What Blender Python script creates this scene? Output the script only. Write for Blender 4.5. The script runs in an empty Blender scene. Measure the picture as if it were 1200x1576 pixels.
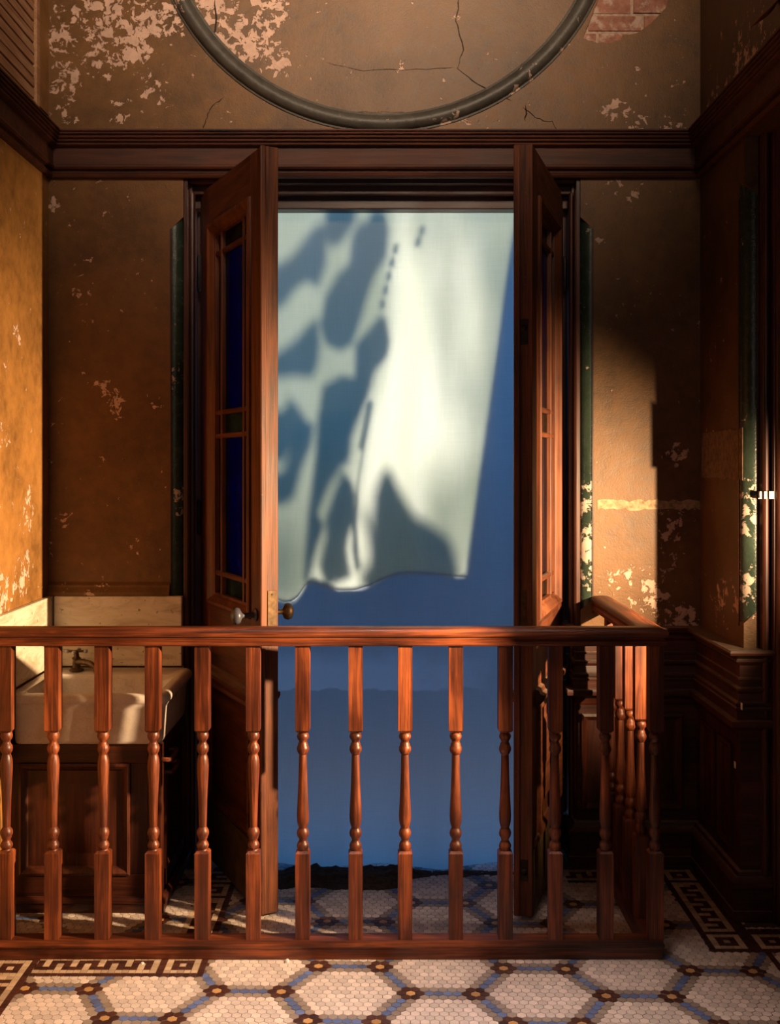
import bpy, bmesh, math, random
from mathutils import Vector, Matrix
from mathutils.geometry import tessellate_polygon
random.seed(7)
scene = bpy.context.scene
COL = scene.collection

# ------------------------------------------------------------------ camera
F = 1662.0; CX = 595.0; CY = 717.0; EYE = 1.5          # focal length and principal point in 1200x1576 pixels
cam_d = bpy.data.cameras.new('camera'); cam = bpy.data.objects.new('camera', cam_d); COL.objects.link(cam)
cam.location = (0, 0, EYE); cam.rotation_euler = (math.radians(90), 0, 0)
cam_d.sensor_fit = 'HORIZONTAL'; cam_d.sensor_width = 36; cam_d.lens = F / 1200 * 36
cam_d.shift_x = (600 - CX) / 1200; cam_d.shift_y = -(788 - CY) / 1200
cam_d.clip_start = 0.05; cam_d.clip_end = 200
scene.camera = cam
def at(px, py, Y):                                      # photo pixel at a known depth -> point of the room
    return Vector(((px - CX) * Y / F, Y, EYE - (py - CY) * Y / F))

# ------------------------------------------------------------------ light
vs = scene.view_settings
vs.view_transform = 'Standard'; vs.look = 'None'; vs.gamma = 1; vs.use_curve_mapping = False; vs.exposure = 0.0
world = bpy.data.worlds.new('sky'); scene.world = world; world.use_nodes = True
bg = world.node_tree.nodes['Background']
bg.inputs[0].default_value = (0.09, 0.38, 1.0, 1); bg.inputs[1].default_value = 0.92

def light(name, kind, loc, target, power, color, **kw):
    d = bpy.data.lights.new(name, kind); d.energy = power; d.color = color
    for k, v in kw.items(): setattr(d, k, v)
    o = bpy.data.objects.new(name, d); COL.objects.link(o); o.location = loc
    o.rotation_euler = (Vector(target) - Vector(loc)).to_track_quat('-Z', 'Y').to_euler()
    return o
SUN_DIR = Vector((-0.16, 0.78, 0.62)).normalized()      # towards the sun, behind the sheet
sun = light('sun', 'SUN', SUN_DIR * 20, (0, 0, 0), 9.0, (1.0, 0.95, 0.98), angle=math.radians(0.95))
# lamp in the side room on the right, soft-edged cone
KEY = Vector((1.60, 2.52, 1.36))
lamp = light('side_room_lamp', 'SPOT', KEY, KEY + Vector((-0.858, 0.513, -0.15)), 1080, (1.0, 0.66, 0.36),
      spot_size=math.radians(101), spot_blend=1.0, shadow_soft_size=0.022)
lamp.scale = (1.0, 0.58, 1.0); lamp.rotation_euler.rotate_axis('Z', math.radians(12))
# unseen fills added for the upper wall, the front faces and the near floor
light('upper_wall_fill', 'AREA', (0.45, 0.2, 4.25), (-0.15, 4.1, 3.60), 15, (1.0, 0.73, 0.51), shape='RECTANGLE', size=0.9, size_y=0.7, spread=math.radians(44))
light('front_fill', 'AREA', (0.30, -1.0, 2.1), (0.0, 3.6, 1.0), 5.5, (1.0, 0.80, 0.70), shape='RECTANGLE', size=0.7, size_y=1.2)
light('floor_fill', 'AREA', (0.0, 2.42, 4.55), (0.0, 2.42, 0), 11.0, (1.0, 0.77, 0.66), shape='RECTANGLE', size=0.8, size_y=0.5, spread=math.radians(33))

# ------------------------------------------------------------------ object helpers
def tag(o, label=None, cat=None, group=None, kind=None):
    if label: o['label'] = label
    if cat: o['category'] = cat
    if group: o['group'] = group
    if kind: o['kind'] = kind
    return o
def empty(name, loc=(0, 0, 0), rz=0):
    o = bpy.data.objects.new(name, None); COL.objects.link(o); o.empty_display_size = 0.05
    o.location = loc; o.rotation_euler = (0, 0, rz); return o
def link(name, me, parent=None):
    o = bpy.data.objects.new(name, me); COL.objects.link(o)
    if parent: o.parent = parent
    return o

class MB:
    def __init__(s): s.v = []; s.f = []; s.mi = []
    def add(s, vs_, fs, mi=0):
        b = len(s.v); s.v += [tuple(v) for v in vs_]
        for f in fs: s.f.append([i + b for i in f]); s.mi.append(mi)
    def box(s, x0, x1, y0, y1, z0, z1, mi=0):
        x0, x1 = sorted((x0, x1)); y0, y1 = sorted((y0, y1)); z0, z1 = sorted((z0, z1))
        s.add([(x, y, z) for z in (z0, z1) for y in (y0, y1) for x in (x0, x1)],
              [(0, 2, 3, 1), (4, 5, 7, 6), (0, 1, 5, 4), (2, 6, 7, 3), (0, 4, 6, 2), (1, 3, 7, 5)], mi)
    def loops(s, ls, cap0=True, cap1=True, closed=True, mi=0):
        n = len(ls[0]); V = [p for l in ls for p in l]; fs = []
        for k in range(len(ls) - 1):
            for i in range(n if closed else n - 1):
                j = (i + 1) % n
                fs.append((k * n + i, k * n + j, (k + 1) * n + j, (k + 1) * n + i))
        if cap0: fs.append(tuple(range(n))[::-1])
        if cap1: fs.append(tuple((len(ls) - 1) * n + i for i in range(n)))
        s.add(V, fs, mi)
    def lathe(s, prof, c=(0, 0, 0), n=16, axis='z', mi=0):     # prof: (r, t)
        ls = []
        for r, t in prof:
            ring = []
            for i in range(n):
                a = 2 * math.pi * i / n; p = (r * math.cos(a), r * math.sin(a), t)
                if axis == 'x': p = (p[2], p[0], p[1])
                if axis == 'y': p = (p[0], p[2], p[1])
                ring.append((p[0] + c[0], p[1] + c[1], p[2] + c[2]))
            ls.append(ring)
        s.loops(ls, mi=mi)
    def tube(s, pts, r, n=10, mi=0):
        pts = [Vector(p) for p in pts]; ls = []
        rr = r if isinstance(r, (list, tuple)) else [r] * len(pts)
        for i, p in enumerate(pts):
            t = (pts[min(i + 1, len(pts) - 1)] - pts[max(i - 1, 0)]).normalized()
            up = Vector((0, 0, 1)) if abs(t.z) < 0.95 else Vector((1, 0, 0))
            a = t.cross(up).normalized(); b = t.cross(a)
            ls.append([p + a * rr[i] * math.cos(2 * math.pi * k / n) + b * rr[i] * math.sin(2 * math.pi * k / n) for k in range(n)])
        s.loops(ls, mi=mi)
    def sweep(s, prof, path, mi=0):                            # prof (out, z); path in plan; room on the right of travel
        P = [Vector(p) for p in path]; N = []
        for i in range(len(P) - 1):
            t = (P[i + 1] - P[i]).normalized(); N.append(Vector((t.y, -t.x)))
        ls = []
        for i, p in enumerate(P):
            if i == 0: m = N[0]
            elif i == len(P) - 1: m = N[-1]
            else: m = (N[i - 1] + N[i]) / (1 + N[i - 1].dot(N[i]))
            ls.append([(p.x + m.x * d, p.y + m.y * d, z) for d, z in prof])
        s.loops(ls, mi=mi)
    def rings(s, o, ux, uz, out, a0, a1, b0, b1, prof, mi=0):  # framed panel: rectangle insets (inset, proj)
        o = Vector(o); ux = Vector(ux); uz = Vector(uz); out = Vector(out); ls = []
        for ins, pr in prof:
            ls.append([o + ux * a + uz * b + out * pr for a, b in
                       ((a0 + ins, b0 + ins), (a1 - ins, b0 + ins), (a1 - ins, b1 - ins), (a0 + ins, b1 - ins))])
        s.loops(ls, cap0=False, cap1=True, mi=mi)
    def poly(s, outline, depth_vec, mi=0):                     # solid from a planar outline
        A = [Vector(p) for p in outline]; B = [p + Vector(depth_vec) for p in A]; n = len(A)
        tri = tessellate_polygon([A])
        s.add(A + B, [tuple(t) for t in tri] + [tuple(i + n for i in t)[::-1] for t in tri] +
              [(i, (i + 1) % n, (i + 1) % n + n, i + n) for i in range(n)], mi)
    def mesh(s, name, mats, smooth=None):
        me = bpy.data.meshes.new(name); me.from_pydata(s.v, [], s.f)
        for m in (mats if isinstance(mats, (list, tuple)) else [mats]): me.materials.append(m)
        me.polygons.foreach_set('material_index', s.mi)
        bm = bmesh.new(); bm.from_mesh(me); bmesh.ops.recalc_face_normals(bm, faces=bm.faces); bm.to_mesh(me); bm.free()
        if smooth is not None:
            me.polygons.foreach_set('use_smooth', [True] * len(me.polygons))
            me.set_sharp_from_angle(angle=math.radians(smooth))
        me.update(); return me
    def build(s, name, mats, parent=None, smooth=None, bevel=0):
        o = link(name, s.mesh(name, mats, smooth), parent)
        if bevel:
            b = o.modifiers.new('bevel', 'BEVEL'); b.width = bevel; b.segments = 2; b.limit_method = 'ANGLE'; b.angle_limit = math.radians(40)
        return o
def boxes(*bs):
    m = MB()
    for b in bs: m.box(*b)
    return m

# ------------------------------------------------------------------ materials
def mat_new(name):
    m = bpy.data.materials.new(name); m.use_nodes = True; nt = m.node_tree; nt.nodes.clear()
    return m, nt
def nd(nt, typ, ins=None, **props):
    n = nt.nodes.new(typ)
    for k, v in props.items(): setattr(n, k, v)
    for k, v in (ins or {}).items():
        s = n.inputs[k]
        if isinstance(v, bpy.types.NodeSocket): nt.links.new(v, s)
        else: s.default_value = v
    return n
def mth(nt, op, a, b=0.0, clamp=False):
    return nd(nt, 'ShaderNodeMath', {0: a, 1: b}, operation=op, use_clamp=clamp).outputs[0]
def noise(nt, vec, scale, detail=4, rough=0.55, dist=0.0):
    return nd(nt, 'ShaderNodeTexNoise', {'Vector': vec, 'Scale': scale, 'Detail': detail, 'Roughness': rough, 'Distortion': dist}).outputs[0]
def ramp(nt, fac, stops):
    r = nd(nt, 'ShaderNodeValToRGB', {0: fac}); e = r.color_ramp.elements
    while len(e) < len(stops): e.new(0.5)
    for el, (p, c) in zip(e, stops): el.position = p; el.color = (*c, 1)
    return r.outputs[0]
def mixc(nt, fac, a, b, typ='MIX'):
    n = nd(nt, 'ShaderNodeMix', data_type='RGBA', blend_type=typ)
    for k, v in ((0, fac), (6, a), (7, b)):
        if isinstance(v, bpy.types.NodeSocket): nt.links.new(v, n.inputs[k])
        else: n.inputs[k].default_value = (*v, 1) if isinstance(v, tuple) and len(v) == 3 else v
    return n.outputs[2]
def out_pbr(nt, color, rough, bump=None, bstr=0.2, bdist=0.002, metallic=0.0, spec=0.5, coat=0.0):
    ins = {'Metallic': metallic, 'Specular IOR Level': spec, 'Coat Weight': coat}
    p = nd(nt, 'ShaderNodeBsdfPrincipled', ins)
    for k, v in (('Base Color', color), ('Roughness', rough)):
        if isinstance(v, bpy.types.NodeSocket): nt.links.new(v, p.inputs[k])
        else: p.inputs[k].default_value = (*v, 1) if k == 'Base Color' else v
    if bump is not None:
        b = nd(nt, 'ShaderNodeBump', {'Height': bump, 'Strength': bstr, 'Distance': bdist}); nt.links.new(b.outputs[0], p.inputs['Normal'])
    o = nd(nt, 'ShaderNodeOutputMaterial'); nt.links.new(p.outputs[0], o.inputs[0]); return p
def obj_vec(nt):
    tc = nd(nt, 'ShaderNodeTexCoord'); return tc.outputs['Object']

def wood(name, axis, dark, mid, lightc, rough=0.36, wear=None, dust=0.0):
    m, nt = mat_new(name); v = obj_vec(nt)
    oi = nd(nt, 'ShaderNodeObjectInfo')
    off = nd(nt, 'ShaderNodeVectorMath', {0: v, 1: mth(nt, 'MULTIPLY', oi.outputs['Random'], 9.0)}, operation='ADD').outputs[0]
    s1 = [15, 15, 15]; s1['xyz'.index(axis)] = 1.1
    s2 = [190, 190, 190]; s2['xyz'.index(axis)] = 6
    v1 = nd(nt, 'ShaderNodeMapping', {0: off, 'Scale': s1}).outputs[0]
    v2 = nd(nt, 'ShaderNodeMapping', {0: off, 'Scale': s2}).outputs[0]
    n1 = noise(nt, v1, 1.5, 5, 0.6, 1.2); n2 = noise(nt, v2, 1.0, 2); n3 = noise(nt, off, 4.5, 4)
    fac = mth(nt, 'ADD', mth(nt, 'MULTIPLY', n1, 0.55), mth(nt, 'ADD', mth(nt, 'MULTIPLY', n2, 0.25), mth(nt, 'MULTIPLY', n3, 0.3)))
    c = ramp(nt, fac, [(0.40, dark), (0.54, mid), (0.70, lightc)])
    if wear:
        w = mth(nt, 'GREATER_THAN', noise(nt, off, 90, 4, 0.7), 0.665)
        c = mixc(nt, mth(nt, 'MULTIPLY', w, 0.6), c, wear)
    if dust:                                                # settled dust on the ledges
        gz = nd(nt, 'ShaderNodeSeparateXYZ', {0: nd(nt, 'ShaderNodeNewGeometry').outputs['Normal']}).outputs[2]
        du = nd(nt, 'ShaderNodeMapRange', {0: gz, 1: 0.75, 2: 0.95, 3: 0.0, 4: dust}).outputs[0]
        c = mixc(nt, mth(nt, 'MULTIPLY', du, nd(nt, 'ShaderNodeMapRange', {0: noise(nt, off, 35, 5, 0.6), 1: 0.35, 2: 0.6, 3: 0.5, 4: 1.0}).outputs[0]), c, (0.26, 0.20, 0.15))
    r = mth(nt, 'ADD', mth(nt, 'MULTIPLY', n3, 0.3), rough - 0.12)
    out_pbr(nt, c, r, n2, 0.25, 0.0012, coat=0.0); return m
MAH = ((0.014, 0.0034, 0.0020), (0.046, 0.0100, 0.0044), (0.105, 0.026, 0.0098))
BAL = ((0.014, 0.0030, 0.0015), (0.092, 0.020, 0.0062), (0.320, 0.080, 0.021))
WZ = wood('mahogany_upright', 'z', *MAH, rough=0.38)
WX = wood('mahogany_level', 'x', *MAH, rough=0.40)
WD = wood('mahogany_dado', 'x', *MAH, rough=0.45, dust=0.75)
WC = wood('mahogany_cornice', 'x', (0.022, 0.0058, 0.003), (0.065, 0.017, 0.007), (0.12, 0.034, 0.013), rough=0.62)
WY = wood('mahogany_receding', 'y', *MAH, rough=0.40)
DZ = wood('door_wood_upright', 'z', (0.026, 0.0062, 0.0026), (0.110, 0.030, 0.0095), (0.22, 0.064, 0.020), rough=0.52, wear=(0.20, 0.09, 0.035))
DX = wood('door_wood_level', 'x', (0.026, 0.0062, 0.0026), (0.085, 0.022, 0.0072), (0.17, 0.048, 0.015), rough=0.48, dust=0.5)
BZ = wood('baluster_pine', 'z', *BAL, rough=0.42)
BX = wood('handrail_pine', 'x', *BAL, rough=0.42)
BY = wood('handrail_pine_receding', 'y', *BAL, rough=0.42)
LATH = wood('raw_lath', 'y', (0.28, 0.13, 0.06), (0.50, 0.27, 0.14), (0.66, 0.42, 0.25), rough=0.75)

def paint(name, base, under, blobs, base_thr=1.58, fine=1.0, seed=0.0, rough=0.5, green=None):
    """old oil paint flaking off plaster; blobs = (centre, radius, weight) where more of it is gone"""
    m, nt = mat_new(name); v0 = obj_vec(nt)
    v = nd(nt, 'ShaderNodeVectorMath', {0: v0, 1: (seed, seed * 1.7, seed * 0.6)}, operation='ADD').outputs[0]
    big = noise(nt, v, 9, 5, 0.6); med = noise(nt, v, 30, 9, 0.68, 0.5)
    s = mth(nt, 'ADD', mth(nt, 'MULTIPLY', big, 0.8), mth(nt, 'MULTIPLY', med, 1.7)); bsum = 0.0
    for c, r, w in blobs:
        d = nd(nt, 'ShaderNodeVectorMath', {0: v0, 1: c}, operation='DISTANCE').outputs['Value']
        mr = nd(nt, 'ShaderNodeMapRange', {0: d, 1: r * 0.15, 2: r, 3: w, 4: 0.0}, interpolation_type='SMOOTHSTEP').outputs[0]
        bsum = mth(nt, 'ADD', bsum, mr)
    if blobs: s = mth(nt, 'ADD', s, mth(nt, 'MINIMUM', mth(nt, 'MULTIPLY', bsum, 1.75), 0.315))
    mask = nd(nt, 'ShaderNodeMapRange', {0: s, 1: base_thr, 2: base_thr + 0.012}).outputs[0]
    tone = noise(nt, v, 3.0, 5, 0.6); grit = noise(nt, v, 160, 3, 0.6)
    stain = noise(nt, v, 22, 6, 0.65)
    b0 = tuple(x * 0.52 for x in base); b1 = tuple(min(1, x * 1.45) for x in base)
    pc = ramp(nt, mth(nt, 'ADD', mth(nt, 'MULTIPLY', tone, 0.6), mth(nt, 'MULTIPLY', stain, 0.4)), [(0.34, b0), (0.5, base), (0.68, b1)])
    u0 = tuple(x * 0.78 for x in under)
    uc = ramp(nt, stain, [(0.35, u0), (0.6, under)])
    col = mixc(nt, mask, pc, uc)
    rgh = mth(nt, 'ADD', mth(nt, 'MULTIPLY', mask, 0.35), mth(nt, 'ADD', rough - 0.1, mth(nt, 'MULTIPLY', stain, 0.2)))
    h = mth(nt, 'ADD', mth(nt, 'MULTIPLY', mask, -1.0), mth(nt, 'ADD', mth(nt, 'MULTIPLY', grit, 0.35 * fine), mth(nt, 'MULTIPLY', stain, 0.7)))
    out_pbr(nt, col, rgh, h, 0.8, 0.003, spec=0.4); return m
BROWN = (0.155, 0.072, 0.020); PINK = (0.74, 0.50, 0.38)
def bl(Y, *l): return [(tuple(at(x, y, Y)), r, w) for x, y, r, w in l]
P_BACK = paint('wall_paint_brown', BROWN, PINK, bl(4.1,
    (115, 290, .07, .10), (82, 315, .06, .17), (115, 352, .07, .13), (130, 405, .08, .13), (125, 470, .12, .07), (155, 590, .08, .15), (177, 622, .08, .20),
    (88, 655, .06, .12), (98, 800, .07, .11), (160, 880, .045, .15), (98, 902, .06, .16), (215, 838, .06, .08),
    (945, 285, .06, .13), (978, 296, .06, .16), (925, 367, .05, .15), (1042, 695, .09, .19), (1035, 800, .11, .16), (1030, 818, .06, .13), (925, 880, .05, .17),
    (955, 885, .08, .16), (1005, 932, .11, .20), (935, 920, .12, .15), (1045, 945, .11, .17), (1060, 962, .10, .16), (1040, 870, .10, .12), (1000, 890, .10, .09), (985, 450, .14, .05), (985, 640, .10, .06),
    # above the cornice
    (110, 60, .25, .17), (165, 40, .22, .15), (215, 60, .25, .15), (90, 140, .12, .14), (240, 150, .12, .12), (190, 170, .12, .09), (90, 190, .10, .12), (260, 20, .14, .14),
    (940, 165, .09, .19), (820, 165, .05, .14), (1000, 195, .16, .08), (960, 203, .05, .12), (1040, 150, .16, .07), (1060, 60, .15, .07), (720, 205, .20, .09), (500, 203, .12, .08), (1055, 200, .06, .16)),
    base_thr=1.555)
P_DISC = paint('medallion_plaster', (0.165, 0.090, 0.041), PINK, bl(4.1,
    (340, 30, .22, .20), (390, 60, .18, .16), (430, 100, .12, .14), (350, 110, .16, .14), (410, 20, .14, .12), (440, 15, .08, .10), (620, 105, .05, .12), (705, 25, .05, .14), (660, 205, .12, .14)),
    base_thr=1.555, seed=3.1)
P_LEFT = paint('wall_paint_left_lit', (0.34, 0.160, 0.042), PINK, [((-1.284, 3.82, 1.1), .14, .15), ((-1.284, 3.62, 1.08), .13, .24), ((-1.284, 3.75, 1.95), .10, .13), ((-1.284, 3.85, 1.35), .16, .10), ((-1.284, 3.62, 1.6), .12, .08)], base_thr=1.555, seed=1.3)  # same wall brown, base raised to put the side lamp's brightness into it
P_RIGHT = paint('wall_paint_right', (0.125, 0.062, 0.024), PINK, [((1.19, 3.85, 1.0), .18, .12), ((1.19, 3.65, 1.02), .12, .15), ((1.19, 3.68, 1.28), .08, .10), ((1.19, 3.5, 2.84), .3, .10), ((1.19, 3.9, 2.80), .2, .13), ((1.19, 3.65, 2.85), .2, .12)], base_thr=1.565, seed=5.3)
P_ROOM = paint('hall_wall_paint', (0.10, 0.055, 0.024), PINK, [], base_thr=1.70, seed=8.3)
P_BEAD = paint('green_bead_paint', (0.030, 0.048, 0.034), (0.62, 0.50, 0.40), bl(4.1, (272, 575, .12, .10), (272, 780, .10, .13), (904, 770, .14, .20), (904, 840, .16, .19), (904, 890, .1, .16)) + [((1.2, 3.6, 1.45), .12, .10), ((1.2, 3.6, 1.3), .2, .13), ((1.2, 3.6, 1.08), .12, .18), ((1.2, 3.6, 1.65), .12, .10)], base_thr=1.565, seed=2.2, rough=0.26)
P_RING = paint('ring_paint', (0.075, 0.068, 0.056), (0.55, 0.40, 0.30), bl(4.1, (810, 150, .12, .17), (690, 195, .12, .16), (280, 15, .1, .1), (870, 75, .06, .12)), base_thr=1.555, seed=4.4, rough=0.45)

def plain(name, c, rough=0.5, metallic=0.0, var=0.25, scale=30, bstr=0.15, spec=0.5, rnd=False):
    m, nt = mat_new(name); v = obj_vec(nt); n = noise(nt, v, scale, 5, 0.6)
    if rnd:
        oi = nd(nt, 'ShaderNodeObjectInfo').outputs['Random']; ge = nd(nt, 'ShaderNodeNewGeometry').outputs['Random Per Island']
        r = mth(nt, 'FRACT', mth(nt, 'ADD', oi, ge)); n = mth(nt, 'ADD', mth(nt, 'MULTIPLY', n, 0.5), mth(nt, 'MULTIPLY', r, 0.5))
        n = mth(nt, 'ADD', mth(nt, 'MULTIPLY', n, 0.8), 0.1)
    a = tuple(x * (1 - var) for x in c); b = tuple(min(1, x * (1 + var)) for x in c)
    out_pbr(nt, ramp(nt, n, [(0.3, a), (0.7, b)]), rough, n, bstr, 0.001, metallic, spec); return m
T_WHITE = plain('tile_white', (0.58, 0.49, 0.43), 0.5, var=0.20, scale=60, rnd=True)
T_GREY = plain('tile_greige', (0.25, 0.195, 0.15), 0.5, var=0.18, scale=60, rnd=True)
T_BROWN = plain('tile_oxblood', (0.052, 0.016, 0.010), 0.45, var=0.35, scale=60, rnd=True)
T_OCHRE = plain('tile_ochre', (0.42, 0.24, 0.09), 0.5, var=0.15, scale=60, rnd=True)
T_BLUE = plain('tile_blue', (0.085, 0.125, 0.28), 0.45, var=0.30, scale=60, rnd=True)
T_CREAM = plain('tile_cream', (0.46, 0.34, 0.23), 0.5, var=0.25, scale=60, rnd=True)
TILE = dict(w=T_WHITE, g=T_GREY, b=T_BROWN, o=T_OCHRE, u=T_BLUE, c=T_CREAM)
GROUT = plain('grout', (0.10, 0.072, 0.05), 0.9)
BRASS = plain('dull_brass', (0.10, 0.060, 0.028), 0.5, 0.7, 0.4, 50)
KICK = plain('kick_plate_metal', (0.15, 0.095, 0.045), 0.5, 0.5, 0.4, 18)
IRON = plain('old_iron', (0.035, 0.026, 0.022), 0.5, 0.7, 0.4, 40)
CHINA = plain('china_knob', (0.35, 0.34, 0.36), 0.25)
SLATE = plain('slate_knob', (0.060, 0.062, 0.078), 0.35)
DIRT = plain('dark_dirt', (0.040, 0.026, 0.017), 0.95, 0, 0.6, 70, 1.0)
PAPER = plain('white_paper', (0.75, 0.72, 0.70), 0.8)
PLASTER = plain('bare_plaster', PINK, 0.9, 0, 0.2, 30, 0.6)
SCRIM = plain('scraped_board', (0.20, 0.125, 0.075), 0.85, 0, 0.5, 55, 0.9)
PALE = plain('scraped_plaster', (0.40, 0.28, 0.16), 0.85, 0, 0.5, 55, 0.9)
def brick_mat():
    m, nt = mat_new('old_brick'); v = obj_vec(nt); oi = nd(nt, 'ShaderNodeObjectInfo').outputs['Random']
    vv = nd(nt, 'ShaderNodeVectorMath', {0: v, 1: mth(nt, 'MULTIPLY', oi, 11.0)}, operation='ADD').outputs[0]
    n = noise(nt, vv, 40, 6, 0.65); n2 = noise(nt, vv, 17, 6, 0.7)
    c = ramp(nt, n, [(0.3, (0.26, 0.11, 0.075)), (0.7, (0.46, 0.22, 0.15))])
    c = mixc(nt, nd(nt, 'ShaderNodeMapRange', {0: n2, 1: 0.50, 2: 0.60, 3: 0.0, 4: 0.85}).outputs[0], c, (0.58, 0.43, 0.34))
    out_pbr(nt, c, 0.95, n, 1.0, 0.004); return m
BRICK = brick_mat()
MORTAR = plain('lime_mortar', (0.48, 0.34, 0.25), 0.95, 0, 0.3, 60, 1.0)
DARK = plain('dark_void', (0.012, 0.009, 0.008), 0.9)
CRACK = plain('crack_shadow', (0.022, 0.014, 0.010), 0.95)

def porcelain():
    m, nt = mat_new('crazed_porcelain'); v = obj_vec(nt)
    vo = nd(nt, 'ShaderNodeTexVoronoi', {'Vector': v, 'Scale': 75}, feature='DISTANCE_TO_EDGE').outputs['Distance']
    cr = nd(nt, 'ShaderNodeMapRange', {0: vo, 1: 0.0, 2: 0.035, 3: 1.0, 4: 0.0}).outputs[0]
    n = noise(nt, v, 9, 5, 0.6); brk = mth(nt, 'GREATER_THAN', noise(nt, v, 12, 3), 0.47)
    c = ramp(nt, n, [(0.32, (0.62, 0.53, 0.44)), (0.6, (0.80, 0.73, 0.66))])
    c = mixc(nt, mth(nt, 'MULTIPLY', mth(nt, 'MULTIPLY', cr, brk), 0.35), c, (0.25, 0.16, 0.09))
    sp = mth(nt, 'GREATER_THAN', noise(nt, v, 120, 2), 0.80); c = mixc(nt, sp, c, (0.08, 0.05, 0.03))
    out_pbr(nt, c, 0.22, n, 0.05); return m
CERAMIC = porcelain()
def marble():
    m, nt = mat_new('stained_marble'); v = obj_vec(nt)
    mp = nd(nt, 'ShaderNodeMapping', {0: v, 'Rotation': (0.4, 0.7, 0.3), 'Scale': (1, 1, 4)}).outputs[0]
    n = noise(nt, mp, 5, 7, 0.65, 1.2); n2 = noise(nt, v, 55, 4, 0.65)
    c = ramp(nt, n, [(0.3, (0.50, 0.39, 0.26)), (0.5, (0.74, 0.63, 0.48)), (0.7, (0.82, 0.73, 0.60))])
    c = mixc(nt, mth(nt, 'MULTIPLY', mth(nt, 'GREATER_THAN', n2, 0.655), 0.75), c, (0.12, 0.08, 0.05))
    out_pbr(nt, c, 0.42, n, 0.05); return m
MARBLE = marble()
def tinted_glass(name, tint, gloss=0.10):
    m, nt = mat_new(name); v = obj_vec(nt)
    n = noise(nt, v, 18, 3); c = ramp(nt, n, [(0.3, tuple(x * 0.7 for x in tint)), (0.7, tint)])
    t = nd(nt, 'ShaderNodeBsdfTransparent', {0: c}).outputs[0]
    tr = nd(nt, 'ShaderNodeBsdfTranslucent', {0: c}).outputs[0]
    g = nd(nt, 'ShaderNodeBsdfGlossy', {0: (1, 1, 1, 1), 'Roughness': 0.12}).outputs[0]
    a = nd(nt, 'ShaderNodeMixShader', {0: 0.5, 1: t, 2: tr}).outputs[0]
    fr = nd(nt, 'ShaderNodeFresnel', {0: 1.45}).outputs[0]
    b = nd(nt, 'ShaderNodeMixShader', {0: mth(nt, 'MULTIPLY', fr, 0.35), 1: a, 2: g}).outputs[0]
    nt.links.new(b, nd(nt, 'ShaderNodeOutputMaterial').inputs[0]); return m
G_BLUE = tinted_glass('blue_glass', (0.012, 0.010, 0.20)); G_AMBER = tinted_glass('smoky_amber_glass', (0.08, 0.05, 0.03)); G_GREY = tinted_glass('grey_glass', (0.16, 0.14, 0.09))
def sheet_mat():
    m, nt = mat_new('thin_white_sheet'); v = obj_vec(nt)
    w1 = noise(nt, nd(nt, 'ShaderNodeMapping', {0: v, 'Scale': (420, 1, 12)}).outputs[0], 1, 2)
    w2 = noise(nt, nd(nt, 'ShaderNodeMapping', {0: v, 'Scale': (10, 1, 420)}).outputs[0], 1, 2)
    st = noise(nt, nd(nt, 'ShaderNodeMapping', {0: v, 'Scale': (5, 1, 1.2)}).outputs[0], 1.6, 4)
    f = mth(nt, 'ADD', mth(nt, 'MULTIPLY', w1, 0.35), mth(nt, 'ADD', mth(nt, 'MULTIPLY', w2, 0.35), mth(nt, 'MULTIPLY', st, 0.3)))
    c = ramp(nt, f, [(0.3, (0.74, 0.76, 0.73)), (0.7, (0.90, 0.91, 0.88))])
    # a paler band low on the sheet
    sx = nd(nt, 'ShaderNodeSeparateXYZ', {0: v}); wob = mth(nt, 'MULTIPLY', mth(nt, 'SUBTRACT', noise(nt, v, 9, 5), 0.5), 0.07)
    zz = mth(nt, 'ADD', sx.outputs[2], wob); xx = mth(nt, 'ADD', sx.outputs[0], mth(nt, 'MULTIPLY', wob, 4.0))
    b1 = nd(nt, 'ShaderNodeMapRange', {0: zz, 1: 0.648, 2: 0.656}).outputs[0]; b2 = nd(nt, 'ShaderNodeMapRange', {0: zz, 1: 0.735, 2: 0.80, 3: 1.0, 4: 0.25}).outputs[0]
    b3 = nd(nt, 'ShaderNodeMapRange', {0: xx, 1: 0.10, 2: 0.42, 3: 1.0, 4: 0.0}).outputs[0]; b4 = nd(nt, 'ShaderNodeMapRange', {0: zz, 1: 0.80, 2: 0.98, 3: 1.0, 4: 0.0}).outputs[0]
    band = mth(nt, 'MULTIPLY', mth(nt, 'MULTIPLY', b1, b2), mth(nt, 'MULTIPLY', b3, b4))
    c = mixc(nt, band, mixc(nt, 1.0, c, (0.82, 0.82, 0.82), 'MULTIPLY'), (0.98, 1.0, 0.98))
    tr = nd(nt, 'ShaderNodeBsdfTranslucent', {0: c}).outputs[0]; df = nd(nt, 'ShaderNodeBsdfDiffuse', {0: c}).outputs[0]
    mx = nd(nt, 'ShaderNodeMixShader', {0: 0.14, 1: tr, 2: df}).outputs[0]
    nt.links.new(mx, nd(nt, 'ShaderNodeOutputMaterial').inputs[0]); return m
SHEET = sheet_mat()
def filter_mat():
    m, nt = mat_new('warm_filter'); v = obj_vec(nt)
    st = noise(nt, nd(nt, 'ShaderNodeMapping', {0: v, 'Scale': (6, 1, 1.0)}).outputs[0], 2.2, 4)
    c = ramp(nt, st, [(0.3, (0.88, 0.87, 0.60)), (0.7, (0.98, 0.95, 0.70))])
    nt.links.new(nd(nt, 'ShaderNodeBsdfTranslucent', {0: c}).outputs[0], nd(nt, 'ShaderNodeOutputMaterial').inputs[0]); return m
FILTER = filter_mat()
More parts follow.
